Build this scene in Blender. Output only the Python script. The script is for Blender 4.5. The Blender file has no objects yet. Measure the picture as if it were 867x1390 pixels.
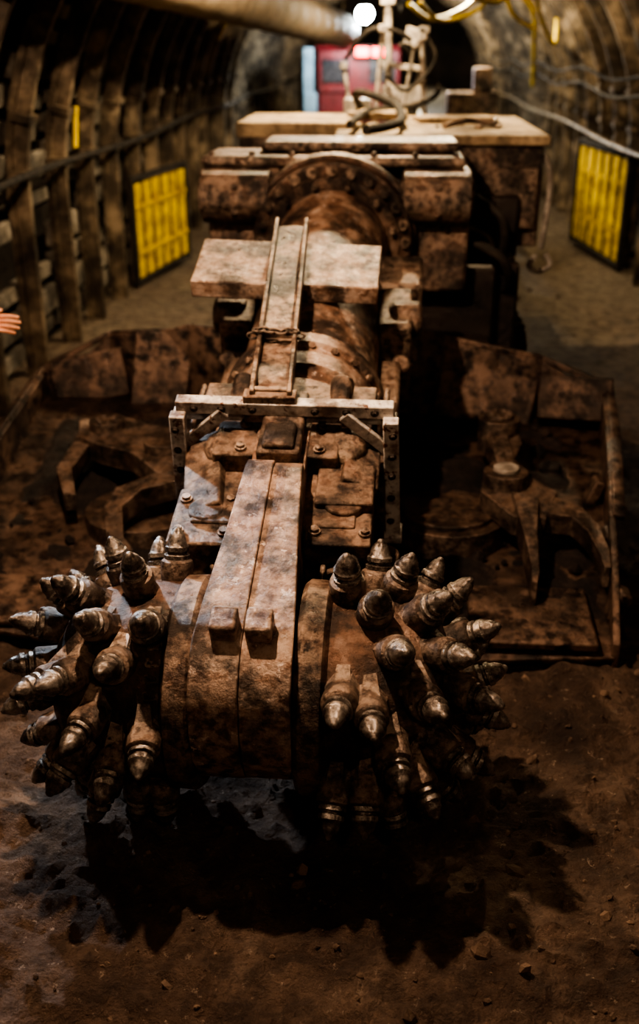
import bpy, bmesh, math, random
from mathutils import Vector, Matrix, noise, Euler
random.seed(7)
R=math.radians
sc=bpy.context.scene
try: sc.view_settings.look='AgX - High Contrast'
except Exception: pass

# ------------------------------------------------------------------ materials
def mat(name, cols, scale=5.0, rough=0.75, metal=0.0, bump=0.3, bscale=None, dust=None, fleck=None, detail=8, bdist=0.02, grime=None, wear=None, tight=.6, fary=None):
    m=bpy.data.materials.new(name); m.use_nodes=True
    nt=m.node_tree; N=nt.nodes; L=nt.links; N.clear()
    out=N.new('ShaderNodeOutputMaterial'); b=N.new('ShaderNodeBsdfPrincipled'); L.new(b.outputs[0],out.inputs[0])
    tc=N.new('ShaderNodeTexCoord')
    def noi(s,d=8,r=.65):
        n=N.new('ShaderNodeTexNoise'); n.inputs['Scale'].default_value=s; n.inputs['Detail'].default_value=d; n.inputs['Roughness'].default_value=r
        L.new(tc.outputs['Object'],n.inputs['Vector']); return n.outputs[0]
    def mr(x,a,c,t0=0,t1=1):
        q=N.new('ShaderNodeMapRange'); q.inputs[1].default_value=a; q.inputs[2].default_value=c; q.inputs[3].default_value=t0; q.inputs[4].default_value=t1; L.new(x,q.inputs[0]); return q.outputs[0]
    def mul(a,c):
        q=N.new('ShaderNodeMath'); q.operation='MULTIPLY'; L.new(a,q.inputs[0])
        if isinstance(c,(int,float)): q.inputs[1].default_value=c
        else: L.new(c,q.inputs[1])
        return q.outputs[0]
    def mix(f,a,c):
        q=N.new('ShaderNodeMix'); q.data_type='RGBA'; L.new(f,q.inputs[0]); L.new(a,q.inputs[6])
        q.inputs[7].default_value=(*c,1); return q.outputs[2]
    r=N.new('ShaderNodeValToRGB'); L.new(noi(scale,detail),r.inputs[0])
    el=r.color_ramp.elements
    while len(el)<len(cols): el.new(.5)
    for e,(p,c) in zip(el,cols): e.position=.5+(p-.5)*tight; e.color=(*c,1)
    col=r.outputs[0]
    g=N.new('ShaderNodeNewGeometry')
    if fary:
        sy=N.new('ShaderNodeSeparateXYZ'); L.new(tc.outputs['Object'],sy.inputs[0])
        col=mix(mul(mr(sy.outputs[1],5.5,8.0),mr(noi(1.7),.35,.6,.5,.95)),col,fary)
    if dust:
        dc,amt=dust
        sx=N.new('ShaderNodeSeparateXYZ'); L.new(g.outputs['Normal'],sx.inputs[0])
        col=mix(mul(mul(mr(sx.outputs[2],.1,.9),mr(noi(scale*2.3,8),.42,.58)),amt),col,dc)
    if wear:
        wc,amt=wear
        col=mix(mul(mul(mr(g.outputs['Pointiness'],.515,.60),mr(noi(scale*4,8),.40,.55)),amt),col,wc)
    if fleck:
        fc,th,fs=fleck
        col=mix(mr(noi(fs,10,.75),th,th+.03),col,fc)
    if grime:
        gc,gs,amt=grime
        col=mix(mul(mr(noi(gs,9,.7),.46,.59),amt),col,gc)
    L.new(col,b.inputs['Base Color'])
    L.new(mr(noi(scale*3),.35,.65,max(.05,rough-.15),min(1,rough+.15)),b.inputs['Roughness']); b.inputs['Metallic'].default_value=metal
    bp=N.new('ShaderNodeBump'); bp.inputs['Strength'].default_value=bump; bp.inputs['Distance'].default_value=bdist; L.new(noi(bscale or scale*6,8,.7),bp.inputs['Height']); L.new(bp.outputs[0],b.inputs['Normal'])
    return m
def emis(name,c,s):
    m=bpy.data.materials.new(name); m.use_nodes=True; b=m.node_tree.nodes['Principled BSDF']
    b.inputs['Base Color'].default_value=(*c,1); b.inputs['Emission Color'].default_value=(*c,1); b.inputs['Emission Strength'].default_value=s
    return m
DU=(.24,.13,.085); GR=(.014,.011,.010); WR=(.46,.36,.30)
M_paint=mat('worn_dusty_paint',[(.3,(.055,.032,.024)),(.46,(.18,.10,.066)),(.6,(.36,.235,.17)),(.75,(.52,.39,.31))],7,.42,.2,.6,dust=(DU,.3),fleck=((.58,.47,.41),.585,26),grime=(GR,6,.85),wear=(WR,.9))
M_rust=mat('rusty_steel',[(.3,(.026,.018,.014)),(.48,(.080,.048,.035)),(.62,(.17,.10,.07)),(.75,(.27,.185,.145))],7,.40,.35,.6,dust=(DU,.4),grime=(GR,4.5,.9),wear=((.40,.30,.23),.95))
M_dark=mat('dark_greasy_steel',[(.3,(.010,.008,.007)),(.55,(.036,.026,.021)),(.75,(.09,.062,.047))],5,.42,.3,.5,dust=((.14,.09,.06),.4),grime=(GR,5,.6))
M_pick=mat('pick_steel',[(.3,(.045,.037,.033)),(.5,(.13,.107,.092)),(.7,(.28,.25,.225))],18,.30,.6,.3,grime=((.035,.023,.017),20,.7),wear=((.5,.45,.40),.8))
M_hold=mat('pick_holder_steel',[(.3,(.028,.021,.017)),(.5,(.080,.053,.040)),(.7,(.19,.135,.105))],11,.40,.35,.5,dust=((.23,.14,.095),.55),grime=(GR,9,.75),wear=((.40,.31,.25),.9))
M_white=mat('chipped_white_paint',[(.3,(.22,.16,.13)),(.46,(.50,.45,.41)),(.6,(.68,.64,.60))],12,.45,.1,.35,fleck=((.14,.055,.03),.56,26),grime=(GR,9,.5))
M_tan=mat('dusty_tan_cover',[(.3,(.20,.14,.085)),(.6,(.46,.35,.22))],4,.8,0,.4,dust=((.55,.43,.28),.6),grime=((.06,.04,.025),5,.7))
M_apron=mat('apron_plate',[(.3,(.007,.005,.004)),(.52,(.028,.018,.014)),(.75,(.09,.052,.038))],4,.38,.4,.6,dust=((.10,.058,.042),.4),grime=(GR,3.5,.75),wear=((.30,.20,.15),1))
M_muck=mat('dark_muck',[(.3,(.007,.005,.004)),(.6,(.028,.018,.014)),(.8,(.075,.047,.036))],9,.9,0,1,bscale=30,bdist=.03)
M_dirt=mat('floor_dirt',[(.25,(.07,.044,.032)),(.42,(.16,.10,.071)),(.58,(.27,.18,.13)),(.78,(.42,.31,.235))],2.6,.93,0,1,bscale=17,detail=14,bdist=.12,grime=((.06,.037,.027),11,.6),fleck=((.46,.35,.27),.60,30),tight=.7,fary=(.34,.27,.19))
M_stone=mat('rubble_stone',[(.3,(.07,.045,.033)),(.7,(.22,.15,.105))],6,.95,0,.6)
M_rib=mat('arch_steel',[(.3,(.05,.038,.027)),(.5,(.15,.115,.078)),(.7,(.33,.26,.18))],4,.45,.35,.4,dust=((.26,.20,.135),.5),grime=(GR,3,.55))
M_lag=mat('concrete_lagging',[(.3,(.05,.042,.033)),(.5,(.16,.138,.11)),(.7,(.40,.36,.30))],2.2,.9,0,.7,grime=((.018,.014,.011),1.6,.85))
M_rock=mat('rock',[(.3,(.01,.008,.006)),(.7,(.05,.035,.025))],1.5,.95,0,1,bdist=.1)
M_yel=mat('yellow_paint',[(.3,(.45,.29,.01)),(.6,(.82,.60,.02))],6,.5,0,.15,grime=((.12,.07,.01),7,.45))
M_blk=mat('black_iron',[(.3,(.008,.007,.006)),(.7,(.03,.022,.016))],8,.95,0,.2)
M_red=mat('red_paint',[(.3,(.05,.003,.004)),(.7,(.11,.006,.008))],4,.5,0,.1)
M_blue=mat('pale_blue_paint',[(.3,(.09,.14,.18)),(.7,(.18,.26,.31))],5,.5,0,.1)
M_duct=mat('duct_fabric',[(.3,(.14,.10,.065)),(.7,(.42,.33,.23))],3,.75,0,.6,grime=(GR,3,.6))
M_rub=mat('rubber_hose',[(.3,(.012,.010,.008)),(.7,(.04,.03,.022))],10,.85,0,.2)
M_pale=mat('pale_metal',[(.3,(.22,.19,.16)),(.7,(.55,.50,.44))],10,.5,.2,.2,grime=(GR,7,.6))
M_glass=mat('dark_glass',[(.3,(.01,.01,.01)),(.7,(.02,.02,.025))],4,.3,0,.0)
M_skin=mat('skin',[(.3,(.55,.24,.14)),(.7,(.7,.36,.22))],20,.5,0,.1)
M_cloth=mat('orange_workwear',[(.3,(.28,.08,.02)),(.7,(.5,.16,.04))],10,.9,0,.3)
M_boot=mat('boot_rubber',[(.3,(.015,.013,.012)),(.7,(.04,.035,.03))],10,.5,0,.1)
M_bulb=emis('lamp_bulb',(.8,.97,1.0),80)
M_bulbw=emis('lamp_bulb_warm',(1,.72,.4),25)
M_redl=emis('red_signal',(1,.02,.01),14)

# ------------------------------------------------------------------ mesh builder
class MB:
    def __init__(s): s.bm=bmesh.new()
    def _mi(s,vs,mi):
        if mi:
            for f in {f for v in vs for f in v.link_faces}: f.material_index=mi
    def box(s,c,size,rot=(0,0,0),mi=0):
        M=Matrix.Translation(c)@Euler(rot).to_matrix().to_4x4()@Matrix.Diagonal((*size,1))
        r=bmesh.ops.create_cube(s.bm,size=1,matrix=M); s._mi(r['verts'],mi); return r['verts']
    def cyl(s,p0,p1,r0,r1=None,seg=24,mi=0):
        p0=Vector(p0);p1=Vector(p1);d=p1-p0
        M=Matrix.Translation((p0+p1)/2)@d.to_track_quat('Z','Y').to_matrix().to_4x4()
        r=bmesh.ops.create_cone(s.bm,cap_ends=True,segments=seg,radius1=r0,radius2=r0 if r1 is None else r1,depth=d.length,matrix=M); s._mi(r['verts'],mi)
    def sph(s,c,r,sc=(1,1,1),mi=0,sub=2):
        M=Matrix.Translation(c)@Matrix.Diagonal((*sc,1))
        q=bmesh.ops.create_icosphere(s.bm,subdivisions=sub,radius=r,matrix=M); s._mi(q['verts'],mi)
    def lathe(s,prof,o,d,seg=24,mi=0,ph=0):
        q=Vector(d).to_track_quat('Z','Y').to_matrix(); o=Vector(o); rings=[]
        for r,h in prof:
            if r<1e-5: rings.append([s.bm.verts.new(o+q@Vector((0,0,h)))])
            else: rings.append([s.bm.verts.new(o+q@Vector((r*math.cos(2*math.pi*i/seg+ph),r*math.sin(2*math.pi*i/seg+ph),h))) for i in range(seg)])
        fs=[]
        for a,b in zip(rings,rings[1:]):
            for i in range(seg):
                j=(i+1)%seg
                if len(a)==1 and len(b)==1: continue
                if len(a)==1: fs.append(s.bm.faces.new((a[0],b[j],b[i])))
                elif len(b)==1: fs.append(s.bm.faces.new((a[i],a[j],b[0])))
                else: fs.append(s.bm.faces.new((a[i],a[j],b[j],b[i])))
        if len(rings[0])>1: fs.append(s.bm.faces.new(rings[0][::-1]))
        if len(rings[-1])>1: fs.append(s.bm.faces.new(rings[-1]))
        for f in fs: f.material_index=mi
    def loft(s,A,B,mi=0):
        a=[s.bm.verts.new(p) for p in A]; b=[s.bm.verts.new(p) for p in B]; n=len(a)
        fs=[s.bm.faces.new(a[::-1]),s.bm.faces.new(b)]
        for i in range(n): fs.append(s.bm.faces.new((a[i],a[(i+1)%n],b[(i+1)%n],b[i])))
        for f in fs: f.material_index=mi
    def face(s,P,mi=0):
        f=s.bm.faces.new([s.bm.verts.new(p) for p in P]); f.material_index=mi
    def tube(s,pts,r,seg=8,mi=0,smooth=6,closed=False):
        P=[Vector(p) for p in pts]
        if smooth and len(P)>2:
            Q=[];n=len(P)
            rng=range(n) if closed else range(n-1)
            for i in rng:
                if closed: a,b,c,d=P[(i-1)%n],P[i],P[(i+1)%n],P[(i+2)%n]
                else: a,b,c,d=P[max(i-1,0)],P[i],P[i+1],P[min(i+2,n-1)]
                for k in range(smooth):
                    t=k/smooth; Q.append(.5*((2*b)+(c-a)*t+(2*a-5*b+4*c-d)*t*t+(3*b-a-3*c+d)*t**3))
            if not closed: Q.append(P[-1])
            P=Q
        n=len(P); rings=[]; up=Vector((0,0,1))
        for i,p in enumerate(P):
            t=(P[(i+1)%n]-P[i-1]) if closed else (P[min(i+1,n-1)]-P[max(i-1,0)])
            t.normalize(); u=up-t*up.dot(t)
            if u.length<1e-3: u=Vector((1,0,0))-t*t.x
            u.normalize(); up=u; w=t.cross(u)
            rings.append([s.bm.verts.new(p+r*(math.cos(2*math.pi*k/seg)*u+math.sin(2*math.pi*k/seg)*w)) for k in range(seg)])
        m=n if closed else n-1
        for i in range(m):
            a=rings[i];b=rings[(i+1)%n]
            for k in range(seg):
                f=s.bm.faces.new((a[k],a[(k+1)%seg],b[(k+1)%seg],b[k])); f.material_index=mi
        if not closed:
            for q in (rings[0][::-1],rings[-1]): f=s.bm.faces.new(q); f.material_index=mi
    def done(s,name,mats,parent=None,bevel=0,solid=0,smooth=True,sub=0,loc=(0,0,0),rot=(0,0,0),seg=2):
        bmesh.ops.recalc_face_normals(s.bm,faces=s.bm.faces[:])
        me=bpy.data.meshes.new(name); s.bm.to_mesh(me); s.bm.free()
        for m in (mats if isinstance(mats,(list,tuple)) else [mats]): me.materials.append(m)
        if smooth:
            for p in me.polygons: p.use_smooth=True
            me.set_sharp_from_angle(angle=R(38))
        ob=bpy.data.objects.new(name,me); sc.collection.objects.link(ob); ob.location=loc; ob.rotation_euler=rot
        if parent: ob.parent=parent
        if solid: m=ob.modifiers.new('sol','SOLIDIFY'); m.thickness=solid; m.offset=0
        if bevel:
            m=ob.modifiers.new('bev','BEVEL'); m.width=bevel; m.segments=seg; m.limit_method='ANGLE'; m.angle_limit=R(35)
        if sub: m=ob.modifiers.new('sub','SUBSURF'); m.levels=sub; m.render_levels=sub
        return ob
def empty(name,parent=None,loc=(0,0,0),rot=(0,0,0)):
    e=bpy.data.objects.new(name,None); sc.collection.objects.link(e); e.location=loc; e.rotation_euler=rot; e.empty_display_size=.2
    if parent: e.parent=parent
    return e
def hexbolt(mb,p,d,r=.016,h=.014,mi=0):
    d=Vector(d).normalized(); p=Vector(p)
    mb.cyl(p-d*.004,p+d*.004,r*1.35,seg=14,mi=mi); mb.cyl(p,p+d*h,r,seg=6,mi=mi)

# ------------------------------------------------------------------ tunnel
CX,RA,ZL=.06,2.44,1.15
Y0,Y1=-3.2,30.0
def arch(s,off=0):
    r=RA; L=math.pi*r
    if s<ZL: return (CX-r-off,s,Vector((1,0,0)))
    if s<ZL+L:
        a=math.pi-(s-ZL)/r; return (CX+(r+off)*math.cos(a),ZL+(r+off)*math.sin(a),Vector((-math.cos(a),0,-math.sin(a))))
    return (CX+r+off,ZL-(s-ZL-L),Vector((-1,0,0)))
TOT=2*ZL+math.pi*RA
ribs=MB(); prof=[(-.062,-.03),(-.062,.015),(-.036,.015),(-.03,.105),(.03,.105),(.036,.015),(.062,.015),(.062,-.03)]
ribY=[-2.8+.8*i for i in range(41)]
for y in ribY:
    N_=46; rings=[]
    yy=y+random.uniform(-.05,.05)
    for i in range(N_+1):
        s_=-.05+(TOT+.1)*i/N_; x,z,n=arch(s_)
        rings.append([ribs.bm.verts.new((x+n.x*q,yy+p,z+n.z*q)) for p,q in prof])
    for a,b in zip(rings,rings[1:]):
        for k in range(8): ribs.bm.faces.new((a[k],a[(k+1)%8],b[(k+1)%8],b[k]))
    for s_ in (1.35,1.7,TOT-1.35,TOT-1.7):
        x,z,n=arch(s_); ang=math.atan2(n.z,n.x)
        ribs.box((x+n.x*.06,yy,z+n.z*.06),(.13,.19,.05),(0,-ang,0))
ribs.done('steel_arch_supports',M_rib)
parts={'wall_left':MB(),'wall_right':MB(),'ceiling':MB()}
for i in range(len(ribY)-1):
    yc=(ribY[i]+ribY[i+1])/2; s_=.1
    while s_<TOT-.05:
        w=random.uniform(.16,.24)
        if random.random()>.08:
            x,z,n=arch(s_+w/2,off=.045+random.uniform(0,.07)); ang=math.atan2(n.z,n.x)
            k='wall_left' if s_<ZL+.9 else ('wall_right' if s_>TOT-ZL-.9 else 'ceiling')
            parts[k].box((x,yc,z),(.06,.80-random.uniform(0,.08),w-random.uniform(.04,.09)),(random.uniform(-.05,.05),-ang+random.uniform(-.10,.10),0))
        s_+=w
for k,mb in parts.items(): mb.done(k,M_lag,bevel=.008,seg=1)
rk=MB(); rings=[]
for j in range(34):
    y=Y0+(Y1-Y0)*j/33; ring=[]
    for i in range(50):
        x,z,n=arch(-.3+(TOT+.6)*i/49,off=.26); q=noise.noise(Vector((x,y,z))*1.3)*.06
        ring.append(rk.bm.verts.new((x-n.x*q,y,z-n.z*q)))
    rings.append(ring)
for a,b in zip(rings,rings[1:]):
    for i in range(49): rk.bm.faces.new((a[i],a[i+1],b[i+1],b[i]))
rk.done('tunnel_rock_shell',M_rock)
def endwall(name,y):
    mb=MB(); n=24
    for i in range(n):
        for k in range(14):
            x0=-2.8+5.7*i/n; x1=-2.8+5.7*(i+1)/n; z0=-.3+4.2*k/14; z1=-.3+4.2*(k+1)/14
            f=lambda x,z:(x,y+noise.noise(Vector((x,y,z))*1.5)*.15,z)
            mb.face((f(x0,z0),f(x1,z0),f(x1,z1),f(x0,z1)))
    bmesh.ops.remove_doubles(mb.bm,verts=mb.bm.verts[:],dist=1e-4); mb.done(name,M_rock)
endwall('wall_back',29.6); endwall('wall_front',-2.9)

def gh(x,y):
    h=.06*noise.noise(Vector((x*.7,y*.7,3)))
    near=max(0,1-max(0,y-5)/3)
    cl=noise.noise(Vector((x*4.5,y*4.5,9))); c2=noise.noise(Vector((x*11,y*11,4))); c3=noise.noise(Vector((x*24,y*24,2))); c4=noise.noise(Vector((x*45,y*45,6)))
    h+=near*(.05*noise.noise(Vector((x*2.2,y*2.2,7)))+.04*max(0,cl)+.05*max(0,c2-.08)+.036*max(0,c3-.05)+.016*max(0,c4)-.012*abs(noise.noise(Vector((x*7,y*7,15)))))
    h+=.10*math.exp(-((x+1.1)**2/.25+(y-2.0)**2/.35))*(1+.6*noise.noise(Vector((x*5,y*5,0))))
    h+=.06*max(0,abs(x-CX)-1.9)
    return h-.03
fl=MB(); ys=[];y=Y0
while y<Y1: ys.append(y); y+= .12 if y<1.1 else (.016 if y<4.4 else (.07 if y<9 else .3))
NX=330
xs=[-2.75+5.6*i/NX for i in range(NX+1)]
g=[[fl.bm.verts.new((x,y,gh(x,y))) for x in xs] for y in ys]
for a,b in zip(g,g[1:]):
    for i in range(NX): fl.bm.faces.new((a[i],a[i+1],b[i+1],b[i]))
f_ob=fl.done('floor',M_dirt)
rb=MB()
for i in range(1300):
    x=random.uniform(-1.75,2.3); y=random.uniform(.9,4.5) if i<1100 else random.uniform(4.9,14)
    r=min(.024,.0055*random.paretovariate(2.0))
    M=Matrix.Translation((x,y,gh(x,y)+r*.1))@Euler((random.random()*6,random.random()*6,0)).to_matrix().to_4x4()@Matrix.Diagonal((r*random.uniform(.8,1.6),r,r*random.uniform(.5,.9),1))
    q=bmesh.ops.create_icosphere(rb.bm,subdivisions=1,radius=1,matrix=M)
    for v in q['verts']: v.co+=Vector([random.uniform(-.22,.22)*r for _ in range(3)])
rb.done('loose_rubble',M_stone,smooth=False)

# ------------------------------------------------------------------ roadheader
RH=empty('roadheader')
BO=empty('boom',RH,(-.32,2.42,.47),(R(15.5),0,R(-1.7)))
P=[(-.08,-.24),(-.18,-.19),(-.255,-.09),(-.29,.02),(-.285,.12),(-.25,.22),(-.19,.285),(-.13,.31),(.0,.32),(.30,.335),(.55,.35),(.60,.33),(.62,.29),(.95,.29),(.95,-.22),(.40,-.26),(.1,-.26)]
hw=lambda s: .13-.045*min(1,max(0,(s+.1)/.6))
mb=MB()
for a,b in ((-1,-.02),(-.01,1)):
    k=1 if a<-.5 else .988
    mb.loft([(hw(y)*a,y*k,z*k) for y,z in P],[(hw(y)*b,y*k,z*k) for y,z in P])
mb.done('gear_housing',M_paint,BO,bevel=.004)
mb=MB()
for x in (-.048,.042): mb.box((x,-.10,.338),(.068,.075,.06),(R(8),0,0))
mb.done('housing_lugs',M_paint,BO,bevel=.009)
mb=MB(); mb.box((0,.80,.315),(.135,.34,.05)); mb.box((0,.70,.33),(.10,.12,.06)); mb.done('housing_neck',M_rust,BO,bevel=.01)
def head(sg,name):
    mb=MB()
    prof=[(.20,.128),(.285,.13),(.298,.145),(.295,.2),(.275,.215),(.275,.30),(.268,.37),(.25,.43),(.215,.49),(.15,.535),(.07,.555),(.0,.558)]
    mb.lathe(prof,(0,0,0),(sg,0,0),56)
    rows=[(.25,.268,-3,6),(.318,.268,5,7),(.38,.258,15,7),(.435,.24,30,7),(.48,.205,48,6),(.525,.14,68,5),(.55,.05,85,2)]
    for k,(u,r,ph,cnt) in enumerate(rows):
        for j in range(cnt):
            th=2*math.pi*j/cnt+k*.40*sg+(.2 if sg>0 else .75)+random.uniform(-.05,.05)
            rad=Vector((0,math.cos(th),math.sin(th))); ax=Vector((sg,0,0)); t=Vector((0,-math.sin(th),math.cos(th)))
            ph2=ph+random.uniform(-4,4)
            n=(rad*math.cos(R(ph2))+ax*math.sin(R(ph2))).normalized(); tt=R(22+random.uniform(-4,4))
            d=(n*math.cos(tt)+t*math.sin(tt)).normalized()
            p=ax*(u+random.uniform(-.008,.008))+rad*r-d*.002; s=random.uniform(.95,1.03)
            mb.lathe([(.062*s,-.07),(.058*s,-.01),(.050*s,.03),(.046*s,.04)],p-d*.02,d,8,1,ph=.39)
            q=p-t*.03*s; mb.loft([q+v for v in (ax*.03-n*.04,ax*-.03-n*.04,ax*-.026+d*.05,ax*.026+d*.05)],[q-t*.055+v for v in (ax*.022-n*.05,ax*-.022-n*.05,ax*-.015-n*.01,ax*.015-n*.01)],1)
            mb.lathe([(.042*s,.0),(.047*s,.008),(.0485*s,.060),(.046*s,.070),(.038*s,.076),(.028*s,.077)],p,d,20,1)
            w=random.uniform(0,.010)
            mb.lathe([(.027*s,.072),(.037*s,.077),(.038*s,.088),(.030*s,.092),(.0295*s,.097),(.035*s,.100),(.035*s,.112),(.029*s,.118),(.026*s,.132),(.0215*s,.146-w),(.0165*s,.154-w),(.0125*s,.157-w),(.010*s,.163-w),(.005*s,.167-w),(0,.168-w)],p,d,20,2)
    return mb.done(name,[M_rust,M_hold,M_pick],BO,bevel=0)
head(-1,'cutter_head_port'); head(1,'cutter_head_starboard')
mb=MB()
for k in range(4):
    th=R(112+k*9); rr=.277
    def pt(x,t_): return Vector((x,rr*math.cos(th+t_),rr*math.sin(th+t_)))
    mb.tube([pt(-.22,0),pt(-.22,.05),pt(-.25,.06),pt(-.25,.0),pt(-.235,.03)],.0045,6)
mb.done('cast_marks',M_hold,BO)
# gearbox body
mb=MB()
mb.box((0,.75,-.04),(.50,.62,.50)); mb.box((-.02,.88,.22),(.40,.38,.12)); mb.box((0,1.0,.05),(.58,.14,.5))
mb.box((.2,.50,.02),(.20,.26,.36)); mb.box((-.21,.48,.02),(.2,.26,.36))
mb.box((.21,.62,.20),(.18,.20,.07)); mb.box((-.23,.68,.17),(.13,.34,.12),(R(6),R(-24),R(6)))
mb.box((-.26,.80,-.02),(.12,.3,.3)); mb.box((.27,.82,-.02),(.12,.28,.3)); mb.box((.24,.72,.19),(.12,.2,.1),(0,R(22),0))
mb.cyl((.20,.37,.05),(.20,.34,.05),.07); mb.cyl((-.21,.36,.03),(-.21,.33,.03),.075)
mb.cyl((.21,.55,.19),(.21,.55,.225),.065); mb.cyl((-.21,.5,.19),(-.21,.5,.215),.055)
mb.cyl((-.335,.55,.0),(-.335,.55,-.2),.05); mb.cyl((.335,.56,.0),(.335,.56,-.2),.05)
for x in (-.32,-.27,.27,.32): mb.box((x,1.02,.10),(.02,.24,.30))
for x in (-.24,-.17,.16,.24): mb.box((x,.35,-.02),(.018,.05,.3))
mb.cyl((-.17,.96,.26),(-.17,1.1,.30),.035); mb.cyl((.17,.94,.26),(.17,1.08,.31),.04); mb.sph((-.2,.78,.24),.06,(1,1.5,.7)); mb.sph((.2,.80,.24),.07,(1,1.3,.7))
mb.done('gearbox_body',M_rust,BO,bevel=.022,seg=3)
mb=MB()
for x in (.13,.28):
    for y in (.42,.6): hexbolt(mb,(x,y,.205),(0,0,1),.014)
for x in (-.14,-.28):
    for y in (.4,.55): hexbolt(mb,(x,y,.205),(0,0,1),.014)
for x in (-.13,.12):
    for y in (.72,.85,1.0): hexbolt(mb,(x,y,.285),(0,0,1),.014)
for i in range(8):
    a=i*math.pi/4
    hexbolt(mb,(.20+.05*math.cos(a),.34,.05+.05*math.sin(a)),(0,-1,0),.008); hexbolt(mb,(-.21+.055*math.cos(a),.33,.03+.055*math.sin(a)),(0,-1,0),.008)
mb.done('gearbox_fittings',M_hold,BO)
# motor cylinder
mb=MB()
mb.lathe([(.2,1.03),(.265,1.04),(.295,1.06),(.295,1.12),(.283,1.13),(.283,1.20),(.30,1.21),(.30,1.29),(.288,1.30),(.288,1.34),(.306,1.35),(.306,1.41),(.272,1.43),(.268,1.6),(.268,2.15),(.274,2.16),(.274,2.2),(.266,2.21),(.264,2.80),(.29,2.81),(.29,2.83),(.22,2.84)],(0,0,0),(0,1,0),72)
mb.done('cutter_motor',M_paint,BO)
mb=MB()
mb.lathe([(.25,2.80),(.325,2.80),(.33,2.815),(.375,2.815),(.385,2.825),(.385,2.88),(.40,2.885),(.40,2.93),(.3,2.95)],(0,0,0),(0,1,0),72)
for i in range(24):
    a=2*math.pi*i/24; hexbolt(mb,(.352*math.cos(a),2.815,.352*math.sin(a)),(0,-1,0),.02,.028)
for i in range(12):
    a=2*math.pi*(i+.5)/12; mb.cyl((.30*math.cos(a),2.81,.30*math.sin(a)),(.30*math.cos(a),2.76,.30*math.sin(a)),.013,seg=10)
for i in range(22):
    a=2*math.pi*i/22; hexbolt(mb,(.30*math.cos(a)*.95,1.345,.30*math.sin(a)*.95),(math.cos(a),-.6,math.sin(a)),.014,.02)
    mb.cyl((.255*math.cos(a),1.05,.255*math.sin(a)),(.27*math.cos(a),1.0,.27*math.sin(a)),.012,seg=8)
mb.done('motor_flange',M_rust,BO)
mb=MB()
mb.box((-.10,1.87,.330),(.73,.34,.045),(R(3),R(1.5),0)); mb.box((-.10,1.71,.312),(.73,.03,.075),(R(3),R(1.5),0))
mb.done('boom_cross_slab',M_paint,BO,bevel=.006)
mb=MB()   # solid U channel: web plus two upstanding flanges
mb.box((-.075,1.47,.385),(.135,1.28,.022),(R(.4),0,R(3.0)))
for dx in (-.060,.060): mb.box((-.075+dx,1.47,.408),(.016,1.28,.050),(R(.4),0,R(3.0)))
for y in (.86,1.22): mb.box((-.075+(y-1.47)*-.052,y,.405),(.12,.02,.03))
mb.box((-.045,.845,.36),(.17,.05,.10)); mb.box((-.045,.99,.33),(.1,.22,.09))
mb.done('boom_channel',M_rust,BO,bevel=.004)
mb=MB()
for i in range(9):
    c=Vector((-.145+.02*i,1.18+.006*math.sin(i),.440-(.02 if i in(0,8) else 0))); r0=.013
    pts=[]
    for k in range(8):
        a=2*math.pi*k/8; q=Vector((math.cos(a)*r0*1.4,math.sin(a)*r0*.9,0)) if i%2 else Vector((math.cos(a)*r0*1.4,0,math.sin(a)*r0*.9)); pts.append(c+q)
    mb.tube(pts,.0045,6,closed=True,smooth=2)
mb.done('chain',M_hold,BO)
mb=MB()
mb.box((0,.84,.362),(.70,.045,.045)); mb.box((0,.86,.335),(.70,.008,.09))
for sx in (-1,1):
    mb.box((sx*.350,.80,.115),(.05,.04,.47),(0,R(-2*sx),0)); mb.box((sx*.365,.825,.115),(.01,.08,.45),(0,R(-2*sx),0))
    mb.box((sx*.265,.815,.285),(.20,.02,.04),(0,R(42*sx),0)); mb.box((sx*.355,.80,-.12),(.07,.08,.03))
    for z in (-.05,.05,.14,.22,.3): hexbolt(mb,(sx*.350,.780,z),(0,-1,0),.010,.01,1)
    for x in (.1,.2,.29): hexbolt(mb,(sx*x,.816,.362),(0,-1,0),.010,.01,1)
mb.done('bracket_frame',[M_white,M_dark],BO,bevel=.004)
mb=MB()
for sx in (1,-1):
    mb.box((sx*.33,2.0,-.05),(.14,.34,.3)); mb.box((sx*.34,2.35,-.02),(.2,.3,.22)); mb.cyl((sx*.30,1.98,.05),(sx*.44,1.98,.05),.075)
    mb.cyl((sx*.36,2.0,-.15),(sx*.36,2.9,-.55),.07); mb.cyl((sx*.36,1.75,-.04),(sx*.36,2.1,-.2),.04)
    mb.box((sx*.31,1.62,-.1),(.1,.3,.16))
mb.done('lift_cylinders',M_rust,BO,bevel=.02)
# turret
mb=MB()
mb.box((-.25,5.52,1.575),(1.30,.5,.05)); mb.box((-.12,5.66,1.63),(1.0,.42,.05))
mb.box((-.2,5.75,1.1),(.78,.7,.92)); mb.box((-.27,5.45,1.05),(.9,.3,.6))
mb.box((-.70,5.45,1.42),(.40,.46,.26)); mb.box((.26,5.45,1.42),(.34,.46,.26))
mb.box((.28,5.4,1.15),(.3,.3,.4)); mb.box((-.72,5.4,1.15),(.3,.3,.35))
mb.done('slew_turret',M_rust,RH,bevel=.035,seg=3)
mb=MB()
for x0,x1 in ((-.88,-.55),(.10,.42)):
    mb.cyl((x0,5.22,1.42),(x1,5.22,1.42),.125,seg=32); mb.cyl((x0-.015,5.22,1.42),(x0,5.22,1.42),.09); mb.cyl((x1,5.22,1.42),(x1+.015,5.22,1.42),.09)
    for z in (1.36,1.48): hexbolt(mb,((x0+x1)/2,5.10,z),(0,-1,0),.014,.015)
for i in range(7): hexbolt(mb,(-.85+.2*i,5.33,1.6),(0,0,1),.016,.02)
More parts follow.
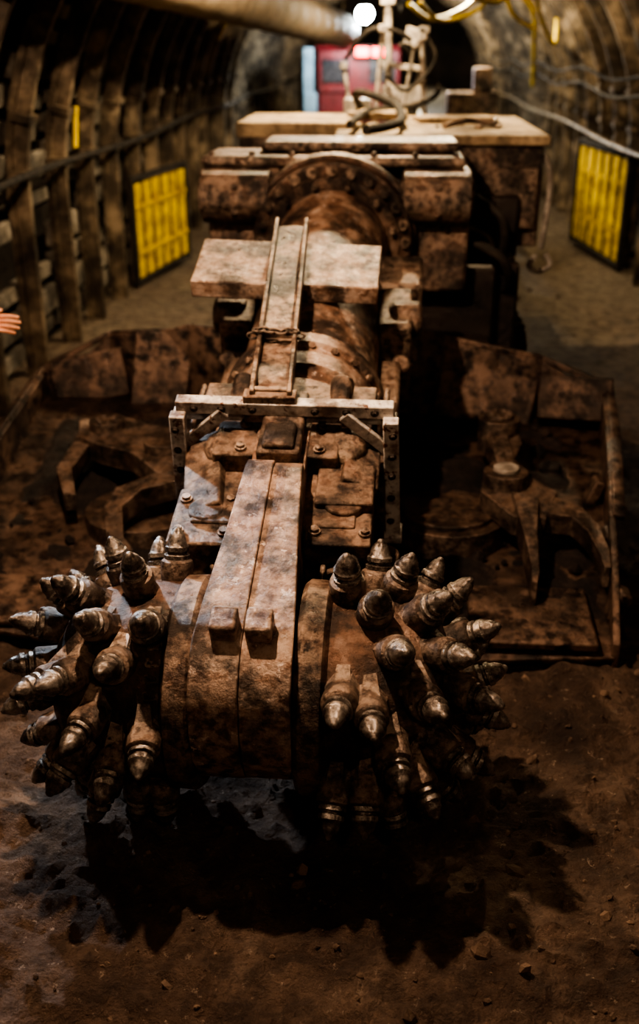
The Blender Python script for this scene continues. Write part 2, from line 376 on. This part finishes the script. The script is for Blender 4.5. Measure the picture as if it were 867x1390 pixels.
mb.done('slew_cylinders',M_rust,RH,bevel=.006)
mb=MB()
mb.box((.02,7.0,.75),(1.15,3.2,.6)); mb.box((.02,7.2,1.15),(1.5,2.3,.35)); mb.box((.1,8.9,.85),(.7,1.4,.35),(R(10),0,0))
mb.box((.55,5.75,.8),(.35,.5,.5)); mb.box((-.65,5.8,.8),(.3,.5,.5)); mb.box((.45,5.3,.55),(.25,.4,.3))
mb.done('chassis',M_dark,RH,bevel=.02)
mb=MB()
mb.box((.515,6.95,1.31),(.76,1.6,.56)); 
mb.box((.36,6.12,1.25),(.3,.08,.3)); mb.box((.74,6.12,1.30),(.26,.04,.34))
mb.box((-.55,7.3,1.40),(.70,1.1,.38)); mb.box((-.0,7.1,1.35),(.5,1.3,.40))
mb.done('electrical_boxes',M_rust,RH,bevel=.015)
mb=MB()
mb.box((.51,6.98,1.612),(.82,1.74,.055)); mb.box((-.55,7.25,1.615),(.74,1.0,.09)); mb.box((-.02,6.85,1.60),(.54,1.1,.05))
mb.box((.45,7.2,1.655),(.5,.3,.04),(0,0,R(8))); mb.box((-.05,7.6,1.66),(.4,.5,.05))
mb.done('cover_lids',M_tan,RH,bevel=.01)
mb=MB()
for i in range(26): mb.sph((.30+random.random()*.45,6.6+random.random()*.9,1.65),.012+.02*random.random(),(1,1,.6),sub=1)
mb.tube([(.35,6.5,1.66),(.5,6.7,1.68),(.65,6.75,1.66),(.7,7.0,1.66)],.018); mb.done('debris_on_lid',M_rust,RH)
mb=MB()
for sx,x in ((-1,-.62),(1,.66)):
    for k in range(40):
        t=k/40; per=2*2.4+2*math.pi*.27; d=t*per
        if d<2.4: p=(6+d,.04,0)
        elif d<2.4+math.pi*.27: a=(d-2.4)/.27; p=(8.4+.27*math.sin(a),.31-.27*math.cos(a),-a)
        elif d<4.8+math.pi*.27: p=(8.4-(d-2.4-math.pi*.27),.58,math.pi)
        else: a=(d-4.8-math.pi*.27)/.27; p=(6-.27*math.sin(a),.31+.27*math.cos(a),math.pi-a)
        mb.box((x,p[0],p[1]+.01),(.36,.15,.03),(-p[2],0,0)); mb.box((x,p[0],p[1]+.01),(.36,.03,.06),(-p[2],0,0))
    mb.box((x,7.2,.31),(.22,2.3,.36))
    for y in (6,6.6,7.2,7.8,8.4): mb.cyl((x-.14,y,.31),(x+.14,y,.31),.22)
mb.done('crawler_tracks',M_dark,RH,bevel=.006)
# loading apron
mb=MB()
zr,zf=.34,.05
def dk(x,y): return zf+(zr-zf)*(y-3.25)/1.85
out=[(-1.66,3.35),(-.95,3.22),(-.62,3.32),(0,3.32),(.3,3.22),(.885,3.26),(.97,3.9),(1.13,5.03),(.8,5.12),(-1.45,5.4),(-1.80,5.3),(-1.76,4.3)]
mb.face([(x,y,dk(x,y)) for x,y in out])
def wall(pts):
    for (a,b) in zip(pts,pts[1:]): mb.face([(a[0],a[1],dk(a[0],a[1])-.04),(b[0],b[1],dk(b[0],b[1])-.04),b,a])
wall([(.885,3.26,.12),(.93,3.6,.27),(.97,3.9,.34),(1.06,4.5,.46),(1.13,5.03,.54)])
wall([(1.13,5.03,.54),(.96,5.06,.57),(.82,5.10,.66),(.6,5.1,.69),(.2,5.12,.78)])
wall([(-.8,5.2,.76),(-1.0,5.26,.77),(-1.2,5.32,.70),(-1.45,5.38,.68),(-1.6,5.35,.55),(-1.80,5.3,.50)])
wall([(.2,5.12,.78),(-.8,5.2,.76)])
wall([(-1.80,5.3,.5),(-1.79,4.9,.46),(-1.76,4.3,.42),(-1.66,3.35,.12)])
rim=[(.97,3.9,.34),(1.06,4.5,.46),(1.13,5.03,.54),(.82,5.10,.66),(.2,5.12,.78)]
rimL=[(-.8,5.2,.76),(-1.45,5.38,.68),(-1.80,5.3,.50),(-1.76,4.3,.42)]
for rr in (rim,rimL):
    for a,b in zip(rr,rr[1:]):
        o=lambda p:(p[0]+(.05 if p[0]>.9 else(-.05 if p[0]<-1.7 else 0)),p[1]+(.06 if p[1]>5 else 0),p[2]-.01)
        mb.face([a,b,o(b),o(a)])
mb.done('loading_apron',M_apron,RH,solid=.028,bevel=.006)
mb=MB()
mb.box((.98,5.0,.48),(.36,.09,.22),(R(-25),0,R(-8))); mb.box((.55,5.08,.50),(.5,.05,.36),(R(-18),R(10),0)); mb.box((-1.55,5.28,.46),(.4,.06,.26),(R(-18),R(-12),R(4)))
mb.box((-1.15,5.24,.52),(.3,.05,.40),(R(-18),R(6),R(3)))
for y in (3.5,3.9,4.3): mb.box((.93+.05*(y-3.5),y,dk(0,y)+.06),(.05,.09,.14),(0,R(20),0))
mb.box((.59,3.42,.13),(.46,.34,.04),(R(9),0,0)); mb.box((-1.25,3.46,.12),(.6,.3,.03),(R(9),0,0))
mb.done('apron_plates',M_apron,RH,bevel=.01)
mb=MB()
nx,ny=110,70; G=[]
for j in range(ny+1):
    row=[]
    for i in range(nx+1):
        x=-1.70+2.66*i/nx; y=3.4+1.62*j/ny
        e=min(1,min(i,nx-i,j,ny-j)/5)
        h=.10*noise.noise(Vector((x*1.8,y*1.8,3)))+.05*noise.noise(Vector((x*5,y*5,8)))+.025*noise.noise(Vector((x*15,y*15,1)))+.03*(j/ny)
        row.append(mb.bm.verts.new((x,y,dk(x,y)+.0+ (h if h>-.02 else -.02)*e-.018*(1-e))))
    G.append(row)
for a,b in zip(G,G[1:]):
    for i in range(nx): mb.bm.faces.new((a[i],a[i+1],b[i+1],b[i]))
for i in range(120):
    x=random.uniform(-1.6,.85); y=random.uniform(3.5,4.95); r=min(.04,.010*random.paretovariate(1.8))
    q=bmesh.ops.create_icosphere(mb.bm,subdivisions=1,radius=r,matrix=Matrix.Translation((x,y,dk(x,y)+.03))@Euler((random.random()*6,random.random()*6,0)).to_matrix().to_4x4())
    for v in q['verts']: v.co+=Vector([random.uniform(-.25,.25)*r for _ in range(3)])
mb.done('muck_on_apron',M_muck,RH)
mb=MB()
mb.box((-.3,4.3,.22),(.5,1.9,.10),(R(9),0,0)); 
for i in range(9): mb.box((-.3,3.5+.2*i,.16+.032*i),(.44,.04,.05),(R(9),0,0))
mb.done('scraper_conveyor',M_dark,RH,bevel=.008)
def slab(mb,pts,z0,z1,mi=0): mb.loft([(x,y,z+z0) for x,y,z in pts],[(x,y,z+z1) for x,y,z in pts],mi)
mb=MB()
mb.cyl((.31,4.05,.16),(.31,4.05,.275),.25,seg=48); mb.cyl((.31,4.05,.27),(.31,4.05,.295),.20,seg=48)
slab(mb,[(.49,4.66,.40),(.63,4.66,.40),(.66,4.45,.36),(.61,4.3,.34),(.66,4.15,.32),(.76,4.03,.30),(.69,3.84,.26),(.56,3.86,.26),(.44,4.02,.30),(.47,4.2,.33),(.53,4.3,.34),(.50,4.45,.37)],0,.09)
slab(mb,[(.565,3.98,.32),(.67,3.94,.31),(.645,3.75,.26),(.63,3.52,.19),(.615,3.46,.17),(.595,3.47,.17),(.60,3.56,.20),(.59,3.72,.25)],-.03,.09)
slab(mb,[(.62,4.00,.30),(.75,4.00,.30),(.85,3.95,.28),(.905,3.84,.25),(.925,3.70,.21),(.915,3.60,.18),(.89,3.60,.18),(.885,3.68,.20),(.855,3.80,.24),(.80,3.87,.27),(.70,3.87,.28)],-.01,.08)
mb.cyl((.55,4.10,.33),(.55,4.10,.45),.095,seg=32); mb.cyl((.55,4.10,.45),(.55,4.10,.47),.055,seg=24,mi=1)
mb.cyl((.56,4.56,.38),(.56,4.56,.53),.095,seg=32); mb.cyl((.56,4.56,.53),(.56,4.56,.55),.065,seg=24)
for i in range(7):
    a=i*2*math.pi/7; hexbolt(mb,(.56+.045*math.cos(a),4.56+.045*math.sin(a),.55),(0,0,1),.009,.01)
mb.box((.56,4.33,.43),(.08,.4,.05),(R(8),0,R(3)))
mb.done('gathering_arm_starboard',[M_hold,M_pale],RH,bevel=.018,seg=3)
mb=MB()
mb.cyl((-1.02,4.08,.16),(-1.02,4.08,.245),.25,seg=48)
slab(mb,[(-1.40,4.52,.39),(-1.24,4.60,.40),(-1.05,4.48,.39),(-.85,4.45,.38),(-.78,4.25,.35),(-.82,4.05,.32),(-.95,4.08,.32),(-1.08,4.22,.35),(-1.24,4.28,.36),(-1.36,4.36,.37)],0,.10)
slab(mb,[(-.80,4.10,.33),(-.86,4.00,.32),(-.98,3.93,.31),(-1.04,3.82,.28),(-1.0,3.66,.22),(-.95,3.60,.19),(-.99,3.58,.19),(-1.07,3.66,.22),(-1.12,3.84,.27),(-1.10,3.97,.30),(-.98,4.06,.32),(-.88,4.14,.33)],0,.09)
slab(mb,[(-1.38,4.44,.38),(-1.30,4.36,.37),(-1.34,4.15,.32),(-1.28,3.98,.27),(-1.33,3.97,.27),(-1.41,4.15,.32)],0,.08)
mb.cyl((-.95,4.28,.38),(-.95,4.28,.49),.09,seg=32); mb.cyl((-1.25,4.45,.40),(-1.25,4.45,.52),.08,seg=32)
for i in range(6):
    a=i*math.pi/3; hexbolt(mb,(-1.25+.045*math.cos(a),4.45+.045*math.sin(a),.52),(0,0,1),.009,.01)
mb.done('gathering_arm_port',[M_hold,M_pale],RH,bevel=.018,seg=3)
# rear posts, hoses
mb=MB()
for (x,y,z0,z1,r,tx) in ((-.08,8.0,1.5,2.2,.018,.05),(.03,8.3,1.5,2.38,.03,-.03),(.22,8.6,1.5,2.2,.022,.06),(-.25,8.7,1.5,1.95,.016,-.08),(.1,8.1,1.5,2.1,.014,.1),(.3,8.2,1.5,2.15,.02,-.05)):
    mb.cyl((x,y,z0),(x+tx,y,z1),r,seg=12); mb.box((x+tx,y,z1),(r*3.5,.08,.05))
mb.box((.12,8.3,1.95),(.35,.03,.04),(0,R(6),0)); mb.box((.12,8.25,1.75),(.30,.06,.14)); mb.box((-.2,8.1,1.68),(.2,.3,.12))
mb.box((.2,8.35,2.15),(.14,.08,.12),(0,R(12),0))
mb.done('control_posts',M_pale,RH,bevel=.006)
mb=MB()
mb.tube([(-.15,7.9,1.65),(-.2,7.6,1.8),(.05,7.2,1.75),(.1,6.6,1.69),(.02,6.2,1.68),(-.1,5.9,1.68)],.026)
mb.tube([(.1,8.3,2.1),(.4,8.5,1.8),(.2,7.9,1.7),(-.1,7.5,1.69),(-.2,6.2,1.69)],.02)
mb.tube([(.45,5.5,1.4),(.6,5.4,1.3),(.62,5.5,1.1),(.5,5.7,1.0)],.022); mb.tube([(.42,5.4,1.2),(.6,5.3,1.12),(.66,5.45,.95),(.55,5.7,.85)],.025)
mb.tube([(-.3,8.2,2.0),(-.1,8.1,2.2),(.2,8.3,2.1),(.3,8.5,1.7)],.016)
mb.tube([(.0,8.2,1.9),(.15,8.0,1.8),(.35,8.1,2.0),(.25,8.3,2.2)],.014)
mb.done('hydraulic_hoses',M_rub,RH)
mb=MB()
mb.tube([(.91,6.2,1.53),(.94,6.15,1.4),(.93,6.12,1.2),(.92,6.15,1.02)],.018); mb.tube([(.89,6.1,.99),(.85,6.08,.94),(.90,6.08,.90),(.97,6.08,.94),(.94,6.1,1.0)],.016)
mb.tube([(.50,6.05,1.15),(.6,6.0,1.1),(.62,6.0,.98),(.5,6.03,.92),(.4,6.05,.98)],.016)
mb.done('hanging_hose',M_pale,RH)

# ------------------------------------------------------------------ side gates
def gate(p0,p1,h,name,z0=.03):
    p0=Vector((*p0,0));p1=Vector((*p1,0)); e=empty(name,None,p0,(0,0,math.atan2((p1-p0).y,(p1-p0).x))); L=(p1-p0).length
    mb=MB()
    for x in (0,L): mb.box((x,0,h/2+z0),(.05,.05,h))
    for z in (z0+.04,z0+h-.02): mb.box((L/2,0,z),(L,.05,.05))
    mb.done('gate_frame',M_blk,e,bevel=.004)
    mb=MB(); n=6
    for i in range(n): mb.box((.12+(L-.24)*i/(n-1),-.005,h/2+z0),(L/n*.66,.02,h-.14))
    for z in (h*.3,h*.72): mb.box((L/2,-.02,z+z0),(L-.08,.02,.04))
    mb.done('gate_slats',M_yel,e,bevel=.003)
gate((-2.27,9.55),(-2.05,11.0),.98,'yellow_side_gate'); gate((2.37,10.6),(2.18,12.3),1.12,'yellow_side_gate')
mb=MB()
mb.tube([(-2.24,y,1.33+.02*math.sin(y*1.1)) for y in range(-3,30)],.024,8,smooth=2)
mb.done('wall_pipe',M_blk)
mb=MB(); mb.tube([(2.27,y,1.2+.02*math.sin(y)) for y in range(-3,30)],.026,8,smooth=2); mb.done('wall_pipe',M_rib)
mb=MB(); mb.box((-2.235,7.85,1.92),(.03,.11,.40),(0,R(16),0)); mb.box((-2.24,7.85,1.55),(.02,.07,.28),(0,R(6),0)); mb.box((-1.93,13.4,2.28),(.03,.14,.3),(0,R(30),0)); mb.done('yellow_marker_board',M_yel,bevel=.003)
mb=MB(); prof=[];n=60; a=Vector((-1.75,5.5,2.60)); b=Vector((-.62,16.2,2.27)); L=(b-a).length
for i in range(n+1): prof.append((.22+(.014 if i%4==0 else 0)-(.0 if i%2 else .008),L*i/n))
mb.lathe(prof,a,b-a,32)
for k in range(1,7):
    p=a.lerp(b,k/7); mb.tube([p+Vector((-.2,0,.1)),p+Vector((-.15,0,.45))],.008); mb.tube([p+Vector((.2,0,.1)),p+Vector((.25,0,.6))],.008)
mb.done('ventilation_duct',M_duct)
mb=MB()
mb.box((.55,13,3.22),(.10,26,.02)); mb.box((.55,13,3.08),(.10,26,.02)); mb.box((.55,13,3.15),(.015,26,.14)); mb.done('monorail_beam',M_blk)
mb=MB()
mb.tube([(.3,7.5,2.75),(.5,8.6,2.5),(.9,9.6,2.42),(1.25,10.4,2.6),(1.5,11.2,2.3),(1.75,12,2.1),(1.9,13,2.35)],.02)
mb.tube([(.2,11,2.45),(.45,11.5,2.33),(.8,12,2.45),(1.1,12.6,2.7),(1.6,13,2.5),(1.8,14,2.1),(1.95,15,1.6)],.025)
mb.tube([(.25,9,2.4),(.45,9.6,2.28),(.8,10.2,2.38),(1.0,10.6,2.6),(1.2,11,2.35),(1.5,11.8,2.25)],.018)
mb.done('yellow_cable',M_yel)
mb=MB()
for k in range(2):
    mb.tube([(1.95,5+i*1.6,1.75+.14*k-.07*(i%2)) for i in range(14)],.014,6,smooth=5)
for k in range(3): mb.tube([(.0+.25*k,6+i*1.6,2.95-.18*(i%2)-.05*k) for i in range(12)],.018,6,smooth=5)
mb.done('power_cables',M_rub)
BC=empty('belt_conveyor',None,(.95,12.5,0))
mb=MB()
for x in (-.42,.42): mb.box((x,7,1.05),(.06,14,.14))
for y in range(0,15,2):
    for x in (-.42,.42): mb.box((x,y,.5),(.06,.06,1.1),(0,R(4 if x<0 else -4),0))
    mb.box((0,y,.55),(.8,.05,.05)); mb.cyl((-.35,y+.3,1.12),(.35,y+.3,1.12),.05,seg=12)
mb.done('frame',M_pale,BC,bevel=.005)
mb=MB(); mb.box((0,7,1.19),(.66,14,.02)); mb.cyl((-.34,0,1.08),(.34,0,1.08),.11,seg=24); mb.done('belt',M_rub,BC)
mb=MB(); mb.box((.0,-.15,1.45),(.55,.35,.35)); mb.box((.1,-.2,1.75),(.2,.2,.25)); mb.done('drive_box',M_rust,BC,bevel=.02)
LO=empty('red_mine_locomotive',None,(-.42,17.3,0))
mb=MB()
mb.box((0,1.6,.95),(1.25,3.2,1.0)); mb.box((0,.5,1.7),(1.28,1.0,.66)); mb.box((0,.5,2.05),(1.36,1.1,.06)); mb.box((0,-.08,.6),(1.1,.12,.25))
mb.done('body',M_red,LO,bevel=.04)
mb=MB(); mb.box((-.36,-.01,1.72),(.42,.02,.34)); mb.box((.36,-.01,1.72),(.42,.02,.34)); mb.done('windows',M_glass,LO,bevel=.01)
mb=MB()
for y in (.6,2.6):
    for x in (-.5,.5): mb.cyl((x-.05,y,.28),(x+.05,y,.28),.26)
mb.done('wheels',M_blk,LO)
mb=MB(); mb.box((-.78,.0,1.45),(.16,.08,1.2)); mb.box((-.75,.5,1.0),(.2,1.2,.8)); mb.done('side_locker',M_blue,LO,bevel=.01)
mb=MB(); mb.box((.05,-.09,1.99),(.19,.06,.12)); mb.box((.30,-.09,1.99),(.19,.06,.12)); mb.done('tail_lights',M_redl,LO,bevel=.01)
mb=MB(); mb.box((.18,-.04,1.99),(.55,.05,.17)); mb.done('light_bar',M_blk,LO,bevel=.01)

# ------------------------------------------------------------------ lamps
def lamp(name,loc,power,col,bulb,rb=.05,rad=.05,hang=.3):
    e=empty(name,None,loc)
    mb=MB(); mb.sph((0,0,0),rb,sub=3); mb.done('bulb',bulb,e)
    mb=MB(); mb.lathe([(.03,.16),(.06,.15),(.085,.06),(.09,.05),(.02,.05)],(0,0,0),(0,0,1),20); mb.cyl((0,0,.15),(0,0,.15+hang),.01,seg=8); mb.done('fixture',M_blk,e)
    l=bpy.data.lights.new(name+'_light','POINT'); l.energy=power; l.color=col; l.shadow_soft_size=rad
    o=bpy.data.objects.new('light_source',l); sc.collection.objects.link(o); o.parent=e; o.location=(0,0,-rb-.04)
lamp('fill_lamp',(-.33,16.5,2.50),330,(.88,.97,1.0),M_bulb,.12,.05,.9)
lamp('fill_lamp',(-.75,2.55,3.15),400,(1,.71,.49),M_bulbw,.05,.035,.25)
lamp('fill_lamp',(-.15,7.7,3.2),430,(1,.78,.50),M_bulbw,.05,.04,.3)
lamp('fill_lamp',(.9,12.5,3.0),330,(1,.84,.58),M_bulbw,.04,.05,.2)
lamp('fill_lamp',(.6,23,3.0),500,(1,.85,.6),M_bulbw,.04,.05,.2)
lamp('fill_lamp',(.7,-.8,3.15),85,(1,.70,.48),M_bulbw,.05,.08,.25)  # added fill behind the camera, lifts the shaded fronts of the cutter heads

# ------------------------------------------------------------------ miner at the left walkway
MI=empty('miner')
def skin(name,V,E,Rr,root,m,sub=2,sy=1):
    me=bpy.data.meshes.new(name); me.from_pydata([Vector(v) for v in V],E,[]); me.materials.append(m)
    ob=bpy.data.objects.new(name,me); sc.collection.objects.link(ob); ob.parent=MI
    ob.modifiers.new('Skin','SKIN'); lay=me.skin_vertices[0].data
    for i,r in enumerate(Rr):
        lay[i].radius=r if isinstance(r,tuple) else (r,r); lay[i].use_root=(i==root)
    s=ob.modifiers.new('sub','SUBSURF'); s.levels=sub; s.render_levels=sub
    ob.modifiers['Skin'].use_smooth_shade=True
    return ob
gz=gh(-2.03,4.4)
bx,by=-2.04,4.4
V=[(bx,by,.95),(bx,by,1.1),(bx-.01,by,1.3),(bx,by,1.44),(bx+.01,by,1.52),
   (bx,by-.17,1.43),(bx+.02,by-.24,1.15),(bx+.30,by-.22,1.03),
   (bx,by+.17,1.43),(bx,by+.24,1.15),(bx+.06,by+.24,.92),
   (bx,by-.10,.86),(bx+.02,by-.11,.5),(bx,by-.11,.14+gz),(bx,by+.10,.86),(bx+.03,by+.12,.5),(bx,by+.12,.14+gz)]
E=[(0,1),(1,2),(2,3),(3,4),(3,5),(5,6),(6,7),(3,8),(8,9),(9,10),(0,11),(11,12),(12,13),(0,14),(14,15),(15,16)]
skin('workwear',V,E,[(.12,.15),(.115,.14),(.12,.16),(.09,.12),.06,.075,.055,.04,.075,.055,.04,.095,.07,.055,.095,.07,.055],0,M_cloth)
for s_,yy in (('boot_right',by-.11),('boot_left',by+.12)):
    skin(s_,[(bx-.02,yy,.3+gz),(bx-.02,yy,.08+gz),(bx+.1,yy,.055+gz),(bx+.2,yy,.05+gz)],[(0,1),(1,2),(2,3)],[.062,.055,.048,.04],0,M_boot)
def hand(name,o,ex,ez):
    ex=Vector(ex).normalized(); ez=Vector(ez); ez=(ez-ex*ez.dot(ex)).normalized(); ey=ez.cross(ex); o=Vector(o)
    T=lambda x,y,z:o+ex*x+ey*y+ez*z
    V=[T(-.06,0,0),T(0,0,0),T(.05,0,0),T(.085,0,0)];E=[(0,1),(1,2),(2,3)]
    skin(name+'_palm',V,E,[(.026,.022),(.028,.02),(.040,.017),(.038,.014)],1,M_skin)
    for i,(y,l) in enumerate(((.030,.072),(.010,.082),(-.011,.076),(-.030,.058))):
        skin(name+'_finger_%d'%(i+1),[T(.06,y*.9,0),T(.09,y,0),T(.09+l*.42,y*1.1,-.008),T(.09+l*.72,y*1.12,-.024),T(.09+l*.92,y*1.12,-.042)],[(0,1),(1,2),(2,3),(3,4)],[.010,.0105,.0095,.0088,.0075],0,M_skin)
    skin(name+'_thumb',[T(.015,.02,-.003),T(.04,.048,-.012),T(.065,.062,-.02),T(.088,.066,-.03)],[(0,1),(1,2),(2,3)],[.014,.0125,.011,.009],0,M_skin)
hand('right_hand',(bx+.36,by-.22,1.03),(1,.0,.05),(0,-.8,.5)); hand('left_hand',(bx+.07,by+.24,.87),(.15,0,-1),(.0,1,0))
mb=MB()
mb.sph((bx+.03,by,1.66),.1,(.98,.78,1.2),sub=3); mb.sph((bx+.055,by,1.585),.06,(1,.8,.8),sub=3)
mb.cyl((bx,by,1.48),(bx+.01,by,1.6),.055); mb.sph((bx+.135,by,1.645),.018,(1,.8,1.5)); 
for sy in (-1,1): mb.sph((bx+.01,by+sy*.08,1.655),.03,(.6,.3,1)); mb.sph((bx+.118,by+sy*.03,1.675),.011,mi=1)
mb.box((bx+.115,by,1.605),(.012,.045,.008),mi=2)
mb.done('head',[M_skin,M_pale,M_red],MI)
mb=MB(); mb.lathe([(.13,0),(.115,.012),(.112,.05),(.095,.10),(.055,.135),(0,.145)],(bx+.02,by,1.70),(0,0,1),28); mb.box((bx+.13,by,1.705),(.08,.14,.012)); mb.cyl((bx+.12,by,1.76),(bx+.165,by,1.755),.032)
mb.done('helmet',M_yel,MI,bevel=.003)
mb=MB(); mb.cyl((bx+.165,by,1.755),(bx+.168,by,1.755),.028); mb.done('cap_lamp_lens',M_bulb,MI)
sp=bpy.data.lights.new('cap_lamp','SPOT'); sp.energy=300; sp.color=(.70,.85,1.0); sp.spot_size=R(40); sp.spot_blend=.9; sp.shadow_soft_size=.03
so=bpy.data.objects.new('cap_lamp_beam',sp); sc.collection.objects.link(so); so.parent=MI; so.location=(bx+.19,by,1.75)
so.rotation_euler=(Vector((-.78,2.6,.5))-Vector((bx+.19,by,1.75))).to_track_quat('-Z','Y').to_euler()

# ------------------------------------------------------------------ world + camera
w=bpy.data.worlds.new('mine_world'); sc.world=w; w.use_nodes=True
w.node_tree.nodes['Background'].inputs[0].default_value=(.5,.35,.22,1); w.node_tree.nodes['Background'].inputs[1].default_value=.01
cam=bpy.data.cameras.new('camera'); co=bpy.data.objects.new('camera',cam); sc.collection.objects.link(co); sc.camera=co
cam.sensor_fit='VERTICAL'; cam.sensor_height=36; cam.sensor_width=36*867/1390; cam.lens=36*1400/1390
co.location=(0,0,2.1); co.rotation_euler=(R(90-24.4),0,R(3.4)); cam.clip_start=.05
cam.dof.use_dof=True; cam.dof.focus_distance=2.75; cam.dof.aperture_fstop=1.6
